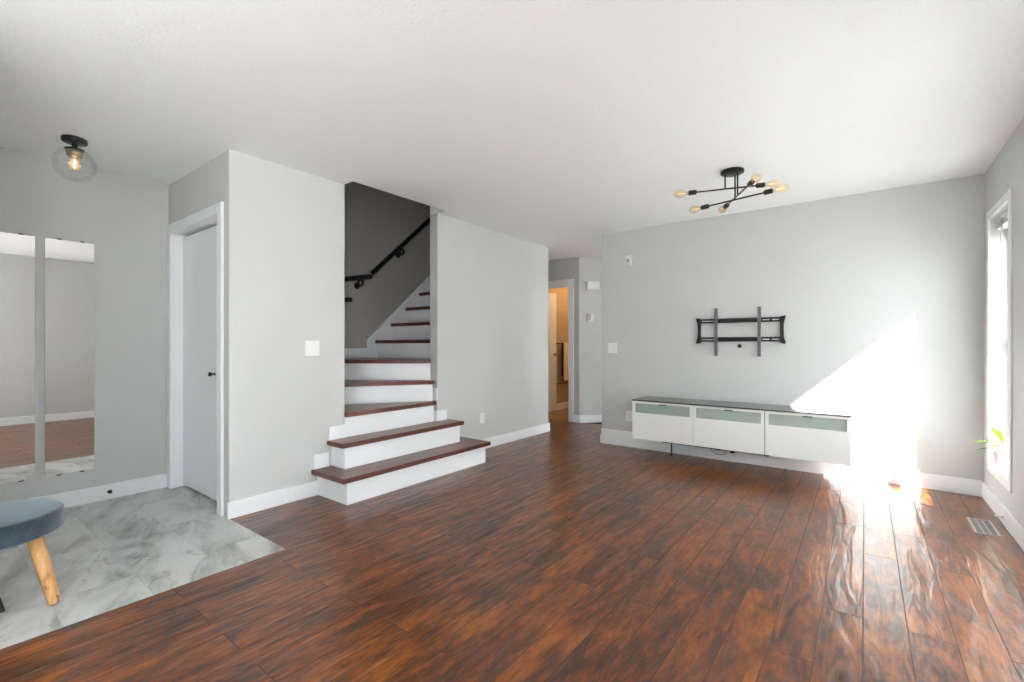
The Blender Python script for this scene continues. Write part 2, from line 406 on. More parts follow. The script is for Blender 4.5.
# walls
b = B(); b.box(XL-.12, XL, YB-.1, SO0-.06, 0, H); b.box(XL-.12, XL, 5.14, 6.1, 0, H); struct(b, 'wall_left', 'wall')
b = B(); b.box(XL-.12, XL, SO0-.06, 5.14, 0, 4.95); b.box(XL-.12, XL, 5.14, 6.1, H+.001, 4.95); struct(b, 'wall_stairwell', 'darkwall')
b = B(); b.box(-2.72, -2.62, YB, -.03, 0, H); struct(b, 'wall_light_block', 'wall')  # unseen partition, added to keep light off the mirror and closet walls
b = B()                                          # closet wall with the closet door opening
b.box(XL, -4.415, YC, YC+.11, 0, H); b.box(-3.485, XS, YC, YC+.11, 0, H); b.box(-4.415, -3.485, YC, YC+.11, 2.05, H)
struct(b, 'wall_closet', 'wall')
b = B()
b.box(XI, XS, YC+.11, SO0, 0, H); b.box(XI, XS, SO1, 5.18, 0, H)
struct(b, 'wall_stair', 'wall')
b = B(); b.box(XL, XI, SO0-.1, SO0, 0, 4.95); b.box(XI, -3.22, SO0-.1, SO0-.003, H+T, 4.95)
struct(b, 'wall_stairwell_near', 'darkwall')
b = B(); b.box(XL, XI, 5.18-.07, 5.18, 0, H); struct(b, 'wall_understair', 'wall')
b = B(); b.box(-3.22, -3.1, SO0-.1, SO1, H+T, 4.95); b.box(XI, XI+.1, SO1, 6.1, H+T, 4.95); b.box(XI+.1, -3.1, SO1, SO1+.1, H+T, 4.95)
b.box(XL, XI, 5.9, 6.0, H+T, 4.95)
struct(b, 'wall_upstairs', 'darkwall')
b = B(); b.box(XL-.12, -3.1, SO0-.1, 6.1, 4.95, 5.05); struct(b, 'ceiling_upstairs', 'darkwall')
b = B(); b.box(-2.45, XR, YF, YF+.11, 0, H); struct(b, 'wall_far', 'wall')
W1 = (4.17, 4.748, 0.30, 2.05)                    # window 1 opening: y0 y1 z0 z1
W4 = (5.4, 6.8, 0.7, 2.0)
W2 = (2.12, 3.70, 0.20, 1.70)
W3 = (-2.8, -0.6, 0.08, 2.1)
b = B(); WT = 0.16
def holed_x(b, x0, x1, y0, y1, holes, zt):
    ys = y0
    for (a, c, z0, z1) in holes:
        b.box(x0, x1, ys, a, 0, zt); b.box(x0, x1, a, c, 0, z0); b.box(x0, x1, a, c, z1, zt); ys = c
    b.box(x0, x1, ys, y1, 0, zt)
holed_x(b, XR, XR+WT, YB-.1, 7.16, [W3, W2, W1, W4], H)
struct(b, 'wall_right', 'wall')
b = B(); b.box(XL, XR, YB-.14, YB, 0, H)
struct(b, 'wall_back', 'wall')
# hall
b = B(); b.box(XL, -4.26, YH, YH+.1, 0, H); b.box(-3.516, -3.345, YH, YH+.1, 0, H); b.box(-4.26, -3.516, YH, YH+.1, 2.04, H)
struct(b, 'wall_hall_end', 'wall')
b = B(); b.prism([(-3.345,YH),(-2.30,7.065),(-2.37,7.135),(-3.345,6.16)], 0, H); struct(b, 'wall_hall_angled', 'wall')
b = B(); b.box(-2.37, XR, 7.065, 7.165, 0, H); struct(b, 'wall_kitchen', 'wall')
# bathroom
b = B(); b.box(-4.40, -4.30, YH+.1, 8.0, 0, H); b.box(-4.30, -2.6, 7.9, 8.0, 0, H); b.box(-2.9, -2.8, 6.75, 7.9, 0, H)
struct(b, 'wall_bathroom', 'bathwall')
# outdoors: patio slab
b = B(); b.box(-9, 14, -12, 14, -0.5, -0.4); struct(b, 'ground', 'concrete')

# baseboards
def base(name, segs, bev=0.003):
    b = B()
    for s_ in segs: b.box(*s_)
    struct(b, name, 'white', bev)
BT = 0.016
base('baseboard_left', [(XL, XL+BT, YB, YC-.0005, 0, .11)])
base('baseboard_stair', [(XS, XS+BT, YC-.012, 1.919, 0, .11)])
base('baseboard_stair_right', [(XS, XS+BT, 3.442, 5.18+BT, 0, .11), (XI, XS, 5.18, 5.18+BT, 0, .11)])
base('baseboard_far_tall', [(-2.452, -1.53, YF-BT, YF, 0, .17)])
base('baseboard_far', [(-1.53, XR-BT-.0005, YF-BT, YF, 0, .12)])
base('baseboard_right', [(XR-BT, XR, YB, YF, 0, .11)])
base('baseboard_hall_corner', [(-2.45-BT, -2.452, YF-.012, YF+.10, 0, .105)])
base('baseboard_hall_end', [(-3.44, -3.345, YH-BT, YH, 0, .11)])
b = B(); d_ = BT*.7071; b.prism([(-3.345,YH-.001),(-2.5,6.864),(-2.5+d_,6.864-d_),(-3.345+d_,YH-d_-.001)], 0, .11); struct(b, 'baseboard_hall_angled', 'white', .003)
base('baseboard_bathroom', [(-4.30, -4.30+BT, 6.85, 7.9, 0, .11)])
base('baseboard_stairwell', [(XL, XL+BT, SO0, 3.19, 1.001, 1.11), (XL, XL+BT, SO0, 2.30, .801, .91)])
# little skirting returns beside the lowest steps
base('trim_1', [(XS, XS+BT, 1.885, 2.012, .2005, .31)]); base('trim_2', [(XS, XS+BT, 2.013, SO0, .4005, .505)])
base('trim_3', [(XS, XS+BT, SO1-BT, 3.293, .4005, .50), (XI, XS, SO1-BT, SO1, .4005, .50)])
base('trim_4', [(-3.405, XS, SO1-BT, SO1, .6005, .72)])

# closet door: casing, leaf, knob
d1 = struct_root('door_1', (-3.97, YC, 0))
b = B()
b.box(-4.474, -4.40, YC-.018, YC, 0, 2.108); b.box(-3.495, -3.42, YC-.018, YC, 0, 2.108); b.box(-4.40, -3.495, YC-.018, YC, 2.035, 2.108)
b.box(-4.415, -4.40, YC, YC+.11, 0, 2.035); b.box(-3.495, -3.485, YC, YC+.11, 0, 2.035); b.box(-4.415, -3.485, YC, YC+.11, 2.035, 2.05)
struct(b, 'door_frame', 'white', .003, d1)
b = B(); b.box(-4.397, -3.498, YC+.07, YC+.105, .018, 2.014); leaf = struct(b, 'door_leaf', 'door', .002, d1)
b = B(); b.lathe([(0,0),(.011,0),(.011,.004),(.006,.006),(.006,.02),(.013,.024),(.017,.032),(.014,.041),(0,.044)], (-3.76, YC+.07, .935), (0,-1,0), 20)
k_ = b.make('knob', 'black', leaf)
# dark sheet, not a stop: paints the shade above and below the leaf
b = B(); b.box(-4.399, -3.496, YC+.106, YC+.109, 0, 2.034); struct(b, 'door_stop', 'slot', 0, d1)

# bathroom door: casing and open leaf
d2 = struct_root('door_2', (-3.9, YH, 0))
b = B()
b.box(-3.516, -3.431, YH-.018, YH, 0, 2.12); b.box(-4.345, -4.26, YH-.018, YH, 0, 2.12); b.box(-4.26, -3.516, YH-.018, YH, 2.035, 2.12)
b.box(-3.53, -3.516, YH, YH+.1, 0, 2.035); b.box(-4.26, -4.245, YH, YH+.1, 0, 2.035); b.box(-4.245, -3.53, YH, YH+.1, 2.02, 2.035)
struct(b, 'door_frame', 'white', .003, d2)
b = B(); b.box(-4.285, -4.25, YH+.11, YH+.83, .012, 2.025); leaf2 = struct(b, 'door_leaf', 'door', .002, d2)
b = B(); b.lathe([(0,0),(.026,0),(.026,.006),(.01,.01),(.01,.03),(.024,.038),(.03,.052),(.024,.066),(0,.07)], (-4.25, YH+.76, .98), (1,0,0), 20); b.make('knob', 'brass', leaf2)

# window 1: casing, frame, rail, panes, sill
def casing_x(b, W, wd=.06, th=.010):
    y0, y1, z0, z1 = W
    b.box(XR-th, XR, y0-wd, y0, z0-wd, z1+wd); b.box(XR-th, XR, y1, y1+wd, z0-wd, z1+wd)
    b.box(XR-th, XR, y0, y1, z1, z1+wd); b.box(XR-th, XR, y0, y1, z0-wd, z0)
w1 = struct_root('window_1', (XR, 4.47, .3))
b = B(); casing_x(b, W1); struct(b, 'window_casing', 'white', .003, w1)
b = B(); y0, y1, z0, z1 = W1; fx0, fx1, fw = XR+.09, XR+.14, .035
b.box(fx0, fx1, y0, y0+fw, z0, z1); b.box(fx0, fx1, y1-.012, y1, z0, z1); b.box(fx0, fx1, y0+fw, y1-.012, z0, z0+fw); b.box(fx0, fx1, y0+fw, y1-.012, 1.905, z1)
b.box(fx0, fx1, y0+fw, y1-.012, 1.105, 1.185)
struct(b, 'window_frame', 'white', .002, w1)
b = B(); b.box(XR+.112, XR+.116, y0+fw, y1-.012, z0+fw, 1.105); b.box(XR+.112, XR+.116, y0+fw, y1-.012, 1.185, 1.905); struct(b, 'window_pane', 'glass', 0, w1)
b = B(); b.box(XR, XR+.09, y0, y1, z0-.001, z0+.008); struct(b, 'window_sill', 'white', .002, w1)
# window 2: wide unseen window added for light, sheer shade stopping direct sun
w2 = struct_root('added_window_2', (XR, 2.9, .3))
b = B(); casing_x(b, W2); struct(b, 'window_casing', 'white', .003, w2)
b = B(); y0, y1, z0, z1 = W2
b.box(fx0, fx1, y0, y0+fw, z0, z1); b.box(fx0, fx1, y1-fw, y1, z0, z1); b.box(fx0, fx1, y0+fw, y1-fw, z0, z0+fw); b.box(fx0, fx1, y0+fw, y1-fw, z1-fw, z1)
b.box(fx0, fx1, 2.85, 2.90, z0+fw, z1-fw)
struct(b, 'window_frame', 'white', .002, w2)
b = B(); b.box(XR+.112, XR+.116, y0+fw, 2.85, z0+fw, z1-fw); b.box(XR+.112, XR+.116, 2.90, y1-fw, z0+fw, z1-fw); struct(b, 'window_pane', 'glass', 0, w2)
b = B(); b.box(XR+.0495, XR+.0505, y0+.005, y1-.005, z0+.01, z1-.03); struct(b, 'added_roller_shade', 'shade', 0, w2)
# window 3: unseen, added behind the camera to let sun onto the floor
w3 = struct_root('added_window_3', (XR, -1.7, .08))
b = B(); casing_x(b, W3); struct(b, 'window_casing', 'white', .003, w3)
b = B(); y0, y1, z0, z1 = W3
b.box(fx0, fx1, y0, y0+fw, z0, z1); b.box(fx0, fx1, y1-fw, y1, z0, z1); b.box(fx0, fx1, y0+fw, y1-fw, z0, z0+fw); b.box(fx0, fx1, y0+fw, y1-fw, z1-fw, z1)
b.box(fx0, fx1, -1.725, -1.675, z0+fw, z1-fw)
struct(b, 'window_frame', 'white', .002, w3)
b = B(); b.box(XR+.112, XR+.116, y0+fw, -1.725, z0+fw, z1-fw); b.box(XR+.112, XR+.116, -1.675, y1-fw, z0+fw, z1-fw); struct(b, 'window_pane', 'glass', 0, w3)

w4 = struct_root('added_window_4', (XR, 6.12, .5))  # unseen window, added to light the hall from the right
b = B(); casing_x(b, W4); struct(b, 'window_casing', 'white', .003, w4)
b = B(); y0, y1, z0, z1 = W4
b.box(fx0, fx1, y0, y0+fw, z0, z1); b.box(fx0, fx1, y1-fw, y1, z0, z1); b.box(fx0, fx1, y0+fw, y1-fw, z0, z0+fw); b.box(fx0, fx1, y0+fw, y1-fw, z1-fw, z1)
struct(b, 'window_frame', 'white', .002, w4)
b = B(); b.box(XR+.112, XR+.116, y0+fw, y1-fw, z0+fw, z1-fw); struct(b, 'window_pane', 'glass', 0, w4)

# ================================================================== staircase
st = thing('staircase', (-3.2, 2.66, 0), 'winding staircase with dark red wood treads and white risers in wall opening', 'staircase')
TT = .036
def tread(pts, z): B().prism(pts, z-TT, z).make('tread', 'tread', st, .004)
def riser_box(*a): B().box(*a).make('riser', 'white', st, .002)
RT = .018
# two lowest, flared steps standing in the room
tread([(-2.915,1.872),(-2.915,3.485),(XS,3.485),(XS,1.872)], .2)
B().box(XS, -2.945, 1.92, 3.44, 0, .2-TT).make('riser', 'white', st, .002)
tread([(-3.125,2.0),(-3.125,3.33),(XS,3.33),(XS,2.0)], .4)
B().box(XS, -3.15, 2.035, 3.295, .2, .4-TT).make('riser', 'white', st, .002)
# winders
e = .0015
E4a, E4b = (-3.33, 3.11), (-3.95, SO0+e); E5a, E5b = (-3.39, 3.12), (XL+BT+e, 2.306)
tread([(-3.31,SO0+e),(-3.31,3.135),(-3.40,3.14),(-3.37,3.16),(-4.02,SO0+e)], .6)
riser_box(-3.36, -3.34, SO0+e, 3.13, .4, .6-TT)
tread([E4a, E4b, (XL+BT+e,SO0+e), (XL+BT+e,2.35), (-3.42,3.165), (-3.36,3.165)], .8)
def riser_line(a, c, z0, z1, back=.03):
    a = Vector(a); c = Vector(c); d = (c-a).normalized(); nrm = Vector((d.y, -d.x))
    if nrm.dot(Vector((-1, 1))) < 0: nrm = -nrm
    p = [a+nrm*back, c+nrm*back, c+nrm*(back+RT), a+nrm*(back+RT)]
    B().prism([tuple(q) for q in p], z0, z1).make('riser', 'white', st, .002)
riser_line(E4a, (-3.93, SO0+.03), .6, .8-TT)
tread([E5a, E5b, (XL+BT+e,3.32), (XI-e,3.32), (XI-e,SO1-.01), (-3.42,SO1-.01)], 1.0)
riser_line(E5a, (-4.44, 2.335), .8, 1.0-TT)
RUN = .22
for i in range(6, 14):
    yn = 3.275 + (i-6)*RUN; z = .2*i
    tread([(XL+.021,yn),(XI-e,yn),(XI-e,yn+RUN+.05),(XL+.021,yn+RUN+.05)], z)
    riser_box(XL+.021, XI-e, yn+.03, yn+.03+RT, z-.2, z-TT)
# sloped skirt board up the outer wall
sk = [(XL+e,3.19,1.0),(XL+e,3.19,1.20),(XL+e,5.08,1.20+1.89*.885),(XL+e,5.08,1.20+1.89*.885-.5),(XL+e,3.45,1.0)]
B().extrude(sk, (.018,0,0)).make('skirt_board', 'white', st, .002)
ln = [(XL+e,3.178,1.11),(XL+e,3.178,1.205),(XL+e,5.08,1.205+1.902*.885),(XL+e,5.08,1.185+1.902*.885),(XL+e,3.194,1.19),(XL+e,3.194,1.11)]
B().extrude(ln, (.030,0,0)).make('skirt_moulding', 'white', st, .002)
# upstairs landing
struct(B().box(XL, XI, 5.185, 5.9, H+T, 2.80), 'floor_upstairs', 'tread')

# handrail on the outer stairwell wall
hr = thing('handrail', (-4.43, 3.2, 1.9), 'black wooden handrail with ring brackets on dark stairwell wall', 'handrail')
XH = -4.42
def bar(p0, p1, r=.026): return B().cyl(p0, p1, r, seg=16)
bar((XH, 2.3, 1.735), (XH, 3.19, 1.915)).make('rail', 'black', hr)
bar((XH, 3.205, 1.955), (XH, 4.9, 1.955+1.695*.912)).make('rail', 'black', hr)
bar((XH, 2.25, 1.56), (XH, 2.93, 1.635)).make('rail', 'black', hr)
for (y, z) in ((3.05, 1.83), (3.62, 2.26)):
    bb = B(); bb.torus((XH, y, z), (1,0,0), .030, .012); bb.cyl((XL+.0005, y, z-.03), (XH, y, z-.03), .010); bb.cyl((XL+.0005, y, z-.03), (XL+.007, y, z-.03), .034); bb.make('rail_bracket', 'black', hr)
bb = B(); bb.cyl((XL+.0005, 2.80, 1.59), (XH, 2.80, 1.615), .010); bb.cyl((XL+.0005, 2.80, 1.59), (XL+.007, 2.80, 1.59), .034); bb.make('rail_bracket', 'black', hr)

# ================================================================== media cabinet
CX0, CX1, CY0, CZ0, CZ1 = -1.90, -.088, 4.53, .195, .575
mc = thing('media_cabinet', ((CX0+CX1)/2, 4.74, CZ0), 'long white wall-hung media cabinet with black glass top and glazed drawers', 'cabinet')
YW = YF-BT-.001
mw = (CX1-CX0)/3
b = B()
b.box(CX0, CX1, CY0+.02, YW, CZ0, CZ0+.018); b.box(CX0, CX1, CY0+.02, YW, CZ1-.018, CZ1)
b.box(CX0, CX1, YW-.012, YW, CZ0+.018, CZ1-.018)
for i in range(4):
    xx = CX0+i*mw
    xa, xb = (xx, xx+.018) if i == 0 else ((xx-.018, xx) if i == 3 else (xx-.012, xx+.012))
    b.box(xa, xb, CY0+.02, YW-.012, CZ0+.018, CZ1-.018)
b.make('carcass', 'cabwhite', mc, .001)
b = B()
for i in range(3): b.box(CX0+i*mw+.02, CX0+(i+1)*mw-.02, CY0+.06, YW-.02, CZ0+.3, CZ0+.306)
b.make('inner_shelf', 'cabinside', mc)
B().box(CX0-.003, CX1+.003, CY0-.004, YF-.001, CZ1+.0005, CZ1+.012).make('top_panel', 'blackglass', mc, .002)
for i in range(3):
    a_ = CX0+i*mw+(.0015 if i else 0); c_ = CX0+(i+1)*mw-(.0015 if i != 1 else .005)
    gz0, gz1 = CZ0+.262, CZ1-.022
    sl = .026 if i else .03
    b = B(); z0, z1 = CZ0-.004, CZ1-.002; yf, yb = CY0, CY0+.019
    b.box(a_, c_, yf, yb, z0, gz0); b.box(a_, c_, yf, yb, gz1, z1); b.box(a_, a_+sl, yf, yb, gz0, gz1); b.box(c_-sl, c_, yf, yb, gz0, gz1)
    fr = b.make('drawer_front', 'cabwhite', mc, .0015)
    B().box(a_+sl, c_-sl, yf+.008, yf+.012, gz0, gz1).make('glass_pane', 'cabglass', fr)
    xm = (a_+c_)/2+.01
    B().box(xm-.035, xm+.035, yf-.006, yf+.008, gz1-.006, gz1+.004).make('pull_tab', 'black', fr, .002)
B().box(CX0+2*mw-.0046, CX0+2*mw+.001, CY0+.004, CY0+.0185, CZ0-.003, CZ1-.002).make('gap_shade_strip', 'slot', mc)  # dark strip in the seam, the gap's shade put in as colour
# hanging rail strip under the cabinet, cable, wall outlet clutter
b = B(); b.box(-1.60, CX0+2*mw+.03, CY0+.021, CY0+.04, CZ0-.016, CZ0-.0005); b.make('under_rail', 'black', mc)
b = B(); b.tube([(-1.575, 4.76, .1935), (-1.575, 4.76, .08), (-1.572, 4.75, .008)], .007); lab(b.make('power_cord', 'cable', base=(-1.575, 4.76, 0)), 'black cord dropping from left part of white media cabinet to floor', 'cord')
b = B()
pts = []
for k in range(40):
    a = 2*math.pi*k/26; pts.append((-1.17+.065*math.cos(a)+.0008*k, 4.915-.0004*k, .095+.038*math.sin(a)))
b.tube([(-1.40, 4.917, .185), (-1.25, 4.917, .165), (-1.13, 4.917, .11)] + pts + [(-1.06, 4.9, .118), (-.90, 4.9, .13), (-.78, 4.9, .115), (-.72, 4.9, .10)], .0045)
lab(b.make('coiled_cable', 'cablegrey', base=(-1.17, 4.92, .06)), 'thin grey looped cable hanging beneath the media cabinet', 'cable')
b = B(); b.box(-1.045, -1.005, 4.86, 4.93, .095, .13); lab(b.make('cable_box', 'black', base=(-1.025, 4.9, .095), bev=.004), 'small black adapter hanging under the media cabinet beside looped cable', 'adapter')

# ================================================================== tv bracket
tb = thing('tv_bracket', (-.98, YF, 1.2), 'black steel television wall bracket with two upright arms on far wall', 'bracket')
def pxz(px, py): return px, py
xl, xr_ = -1.375, -.585
for z in (1.385, 1.20):
    b = B(); b.box(xl+.03, xr_-.03, YF-.012, YF-.0005, z-.022, z+.022); b.box(xl+.03, xr_-.03, YF-.03, YF-.012, z+.012, z+.022); b.box(xl+.03, xr_-.03, YF-.03, YF-.012, z-.022, z-.012)
    rl = b.make('wall_rail', 'bracket', tb, .001)
    for xs_, xe in ((xl+.05, xl+.17), (xr_-.19, xr_-.13), (xr_-.11, xr_-.05)): B().box(xs_, xe, YF-.0135, YF-.0119, z-.005, z+.004).make('slot', 'plastic', rl)
for x, sgn in ((xl, 1), (xr_, -1)):
    b = B(); prof = [(x, 1.42), (x, 1.40), (x+sgn*.012, 1.36), (x+sgn*.016, 1.295), (x+sgn*.012, 1.22), (x, 1.18), (x, 1.155), (x+sgn*.042, 1.165), (x+sgn*.042, 1.41)]
    b.extrude([(p[0], YF-.034, p[1]) for p in prof], (0, .033, 0)); b.make('end_cap', 'bracket', tb, .001)
for x in (-1.183, -.797):
    b = B(); b.box(x-.014, x+.014, YF-.036, YF-.0305, 1.035, 1.51); b.box(x-.014, x-.010, YF-.055, YF-.036, 1.035, 1.51); b.box(x+.010, x+.014, YF-.055, YF-.036, 1.035, 1.51)
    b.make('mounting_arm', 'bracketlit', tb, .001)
b = B(); b.lathe([(0,0),(.02,0),(.02,.003),(.017,.004),(0,.004)], (-.975, YF-.0003, 1.136), (0,-1,0), 24); lab(b.make('cable_grommet', 'slot', base=(-.975, YF, 1.136)), 'round black cable hole just below the television bracket', 'cable hole')

# ================================================================== wall plates
def plate_x(name, y, z, wy, hz, label, cat, kind, x=XS, s=1):      # on a wall facing +X (s=1) or -X
    t = thing(name, (x, y, z), label, cat)
    f = lambda a, c: (min(x+s*a, x+s*c), max(x+s*a, x+s*c))
    x0, x1 = f(.0003, .006); B().box(x0, x1, y-wy/2, y+wy/2, z-hz/2, z+hz/2).make('plate', 'plastic', t, .002)
    return t, f
t, f = plate_x('light_switch', 1.88, 1.122, .115, .115, 'double white switch plate on stair wall left of the staircase', 'light switch', 2)
x0, x1 = f(.006, .010)
for dy in (-.028, .028): B().box(x0, x1, 1.88+dy-.016, 1.88+dy+.016, 1.09, 1.155).make('rocker', 'plastic', t, .002)
t, f = plate_x('wall_outlet', 3.845, .345, .072, .115, 'white wall outlet low on stair wall right of the staircase', 'outlet', 1)
x0, x1 = f(.006, .0085)
for dz in (-.025, .025):
    so_ = B().box(x0, x1, 3.83, 3.86, .345+dz-.015, .345+dz+.015).make('socket', 'plastic', t, .002)
    xa, xb = f(.0085, .0088); [B().box(xa, xb, q, q+.003, .342+dz, .352+dz).make('slot', 'slot', so_) for q in (3.837, 3.850)]
def plate_y(name, x, z, wx, hz, label, cat, y=YF):
    t = thing(name, (x, y, z), label, cat)
    B().box(x-wx/2, x+wx/2, y-.006, y-.0003, z-hz/2, z+hz/2).make('plate', 'plastic', t, .002); return t
t = plate_y('light_switch', -2.31, 1.11, .115, .115, 'double white switch plate at left edge of far wall', 'light switch')
for dx in (-.028, .028): B().box(-2.31+dx-.016, -2.31+dx+.016, YF-.010, YF-.006, 1.078, 1.142).make('rocker', 'plastic', t, .002)
t = plate_y('wall_outlet', -2.10, .345, .10, .115, 'white wall outlet at left end of the media cabinet', 'outlet')
for dz in (-.025, .025):
    so_ = B().box(-2.12, -2.09, YF-.0085, YF-.006, .345+dz-.015, .345+dz+.015).make('socket', 'plastic', t, .002)
    [B().box(q, q+.003, YF-.0088, YF-.0085, .342+dz, .352+dz).make('slot', 'slot', so_) for q in (-2.113, -2.100)]
t = thing('motion_sensor', (-2.11, YF, 2.09), 'small white motion sensor high on far wall near its left edge', 'sensor')
B().extrude([(-2.14,YF-.0003,2.03),(-2.14,YF-.03,2.035),(-2.14,YF-.045,2.06),(-2.14,YF-.045,2.135),(-2.14,YF-.03,2.15),(-2.14,YF-.0003,2.15)], (.062,0,0)).make('housing', 'plastic', t, .005)
B().box(-2.128, -2.092, YF-.0465, YF-.044, 2.065, 2.11).make('lens', 'mirrorback', t, .001)
# on the angled hall wall: door chime and thermostat
def angled_box(cx, cy_, wd, z0, z1, dep, d0=.0003):
    u = Vector((.7071, .7071)); nn = Vector((.7071, -.7071)); c0 = Vector((cx, cy_))
    p = [c0-u*wd/2+nn*d0, c0+u*wd/2+nn*d0, c0+u*wd/2+nn*dep, c0-u*wd/2+nn*dep]
    return B().prism([tuple(q) for q in p], z0, z1)
ax, ay = -3.20, 6.165
t = thing('door_chime', (ax, ay, 2.0), 'white rectangular door chime high on angled hallway wall', 'door chime')
angled_box(ax, ay, .19, 1.96, 2.075, .05).make('cover', 'plastic', t, .004)
angled_box(ax, ay, .20, 1.955, 2.08, .008).make('back_plate', 'plastic', t, .002)
ax, ay = -3.225, 6.14
t = thing('thermostat', (ax, ay, 1.5), 'small white thermostat below the door chime on angled hallway wall', 'thermostat')
angled_box(ax, ay, .085, 1.49, 1.605, .025).make('case', 'plastic', t, .004)
angled_box(ax-.010, ay-.010, .03, 1.51, 1.59, .028, .025).make('display', 'mirrorback', t, .001)
# baseboard fittings
b = B(); b.lathe([(0,0),(.014,0),(.014,.006),(.006,.008),(.006,.016),(.010,.018),(.010,.026),(0,.028)], (XL+BT+.0003, .93, .055), (1,0,0), 18); lab(b.make('door_stop', 'black', base=(XL+BT, .93, .055)), 'small black door stop on baseboard below the mirrors', 'door stop')
b = B(); b.lathe([(0,0),(.012,0),(.012,.004),(.005,.006),(.005,.03),(.008,.032),(.008,.04),(0,.041)], (XR-BT-.0003, 4.25, .05), (-1,0,0), 16); lab(b.make('door_stop', 'plastic', base=(XR-BT, 4.25, .05)), 'small white stop on baseboard under the tall window', 'door stop')

# ================================================================== floor register
fr_ = thing('floor_register', (.59, 4.12, 0), 'slotted metal floor register in wood floor below the window', 'floor vent')
b = B(); x0, x1, y0, y1 = .535, .648, 3.965, 4.275
b.box(x0, x1, y0, y0+.012, .0005, .006); b.box(x0, x1, y1-.012, y1, .0005, .006); b.box(x0, x0+.012, y0+.012, y1-.012, .0005, .006); b.box(x1-.012, x1, y0+.012, y1-.012, .0005, .006)
b.make('frame', 'register', fr_, .001)
B().box(x0+.012, x1-.012, y0+.012, y1-.012, .0005, .0012).make('grille_back', 'slot', fr_)
for k in range(9):
    yy = y0+.012+(k+1)*(y1-y0-.024)/10
    B().box(x0+.012, x1-.012, yy-.0022, yy+.0022, .0013, .0055).make('louvre', 'register', fr_)
for k in range(2):
    xx = x0+.012+(k+1)*(x1-x0-.024)/3
    B().box(xx-.003, xx+.003, y0+.012, y1-.012, .0013, .005).make('crossbar', 'register', fr_)

# ================================================================== window blind and plant
bl = thing('window_blind', (XR+.06, 4.47, 2.0), 'raised pale slatted blind bunched at top of the tall window', 'blind')
y0, y1 = W1[0]+.008, W1[1]-.008
B().box(XR+.03, XR+.085, y0, y1, 2.01, 2.048).make('headrail', 'blind', bl, .002)
for k in range(9):
    z = 1.988+k*.0024
    B().box(XR+.034, XR+.082, y0+.004, y1-.004, z, z+.0018).make('slat', 'blind', bl)
B().box(XR+.034, XR+.082, y0+.004, y1-.004, 1.970, 1.986).make('bottom_rail', 'blind', bl, .002)
B().tube([(XR+.028, 4.56, 2.02), (XR+.026, 4.562, 1.8), (XR+.026, 4.56, 1.60)], .004).make('cord', 'blind', bl)

px_, py_, pz_ = XR+.035, 4.60, .3085
pl = thing('potted_plant', (px_, py_, pz_), 'small bright green plant in pale pink pot on the window sill', 'plant')
B().lathe([(0,0),(.030,0),(.032,.004),(.040,.085),(.043,.09),(.043,.105),(.039,.105),(.037,.09),(0,.09)], (px_,py_,pz_), (0,0,1), 32).make('pot', 'pot', pl)
B().lathe([(.0369,.088),(.02,.094),(0,.096)], (px_,py_,pz_), (0,0,1), 24).make('soil', 'soil', pl)
def leaf_mesh(root, tip, width, curl=.25, up=(0,0,1)):
    root, tip = Vector(root), Vector(tip); d = tip-root; L = d.length; t = d.normalized()
    sd_ = t.cross(Vector(up)); sd_.normalize(); nn = sd_.cross(t)
    b = B(); N = 12; rows = []
    for i in range(N+1):
        u = i/N; wv = width*0.5*math.sin(math.pi*min(1, u**.75))**.8*(1-.15*u) if 0 < i < N else 0.0
        c = root + d*u + nn*(curl*L*(u*(1-u))) 
        rows.append([b.bm.verts.new(c + sd_*wv*q + nn*(abs(q)*wv*.35)) for q in (-1,-.5,0,.5,1)] if wv > 0 else [b.bm.verts.new(c)])
    for r0, r1 in zip(rows, rows[1:]):
        for q in range(4):
            if len(r0) == 1: fv = (r0[0], r1[q+1], r1[q])
            elif len(r1) == 1: fv = (r0[q], r0[q+1], r1[0])
            else: fv = (r0[q], r0[q+1], r1[q+1], r1[q])
            f_ = b.bm.faces.new(fv); f_.smooth = True
    return b
top = Vector((px_, py_, pz_+.092))
leaves = [((-.005,-.035,.062),(-.05,.075,.155),.11,(1,.9,.9)),      # big upper leaf seen broadside
          ((0,-.02,.07),(.035,-.10,.085),.06,(0,0,1)),
          ((-.02,.01,.055),(-.10,.02,.075),.05,(0,0,1)),
          ((-.03,.0,.05),(-.155,-.005,.06),.035,(0,0,1)),
          ((-.01,-.03,.045),(-.06,-.10,.045),.05,(0,0,1)),
          ((-.01,.01,.04),(-.04,.08,.03),.045,(0,0,1)),
          ((-.05,.03,.02),(-.125,.05,-.01),.03,(0,0,1))]
for (r_, t_, wd, up) in leaves:
    r_ = top+Vector(r_); t_ = top+Vector(t_)
    B().tube([top+Vector((0,0,-.002)), (top+r_)/2+Vector((0,0,.012)), r_], .0022, 6).make('stem', 'stem', pl)
    leaf_mesh(r_, t_, wd, .2, up).make('leaf', 'leaf', pl, fix=False)

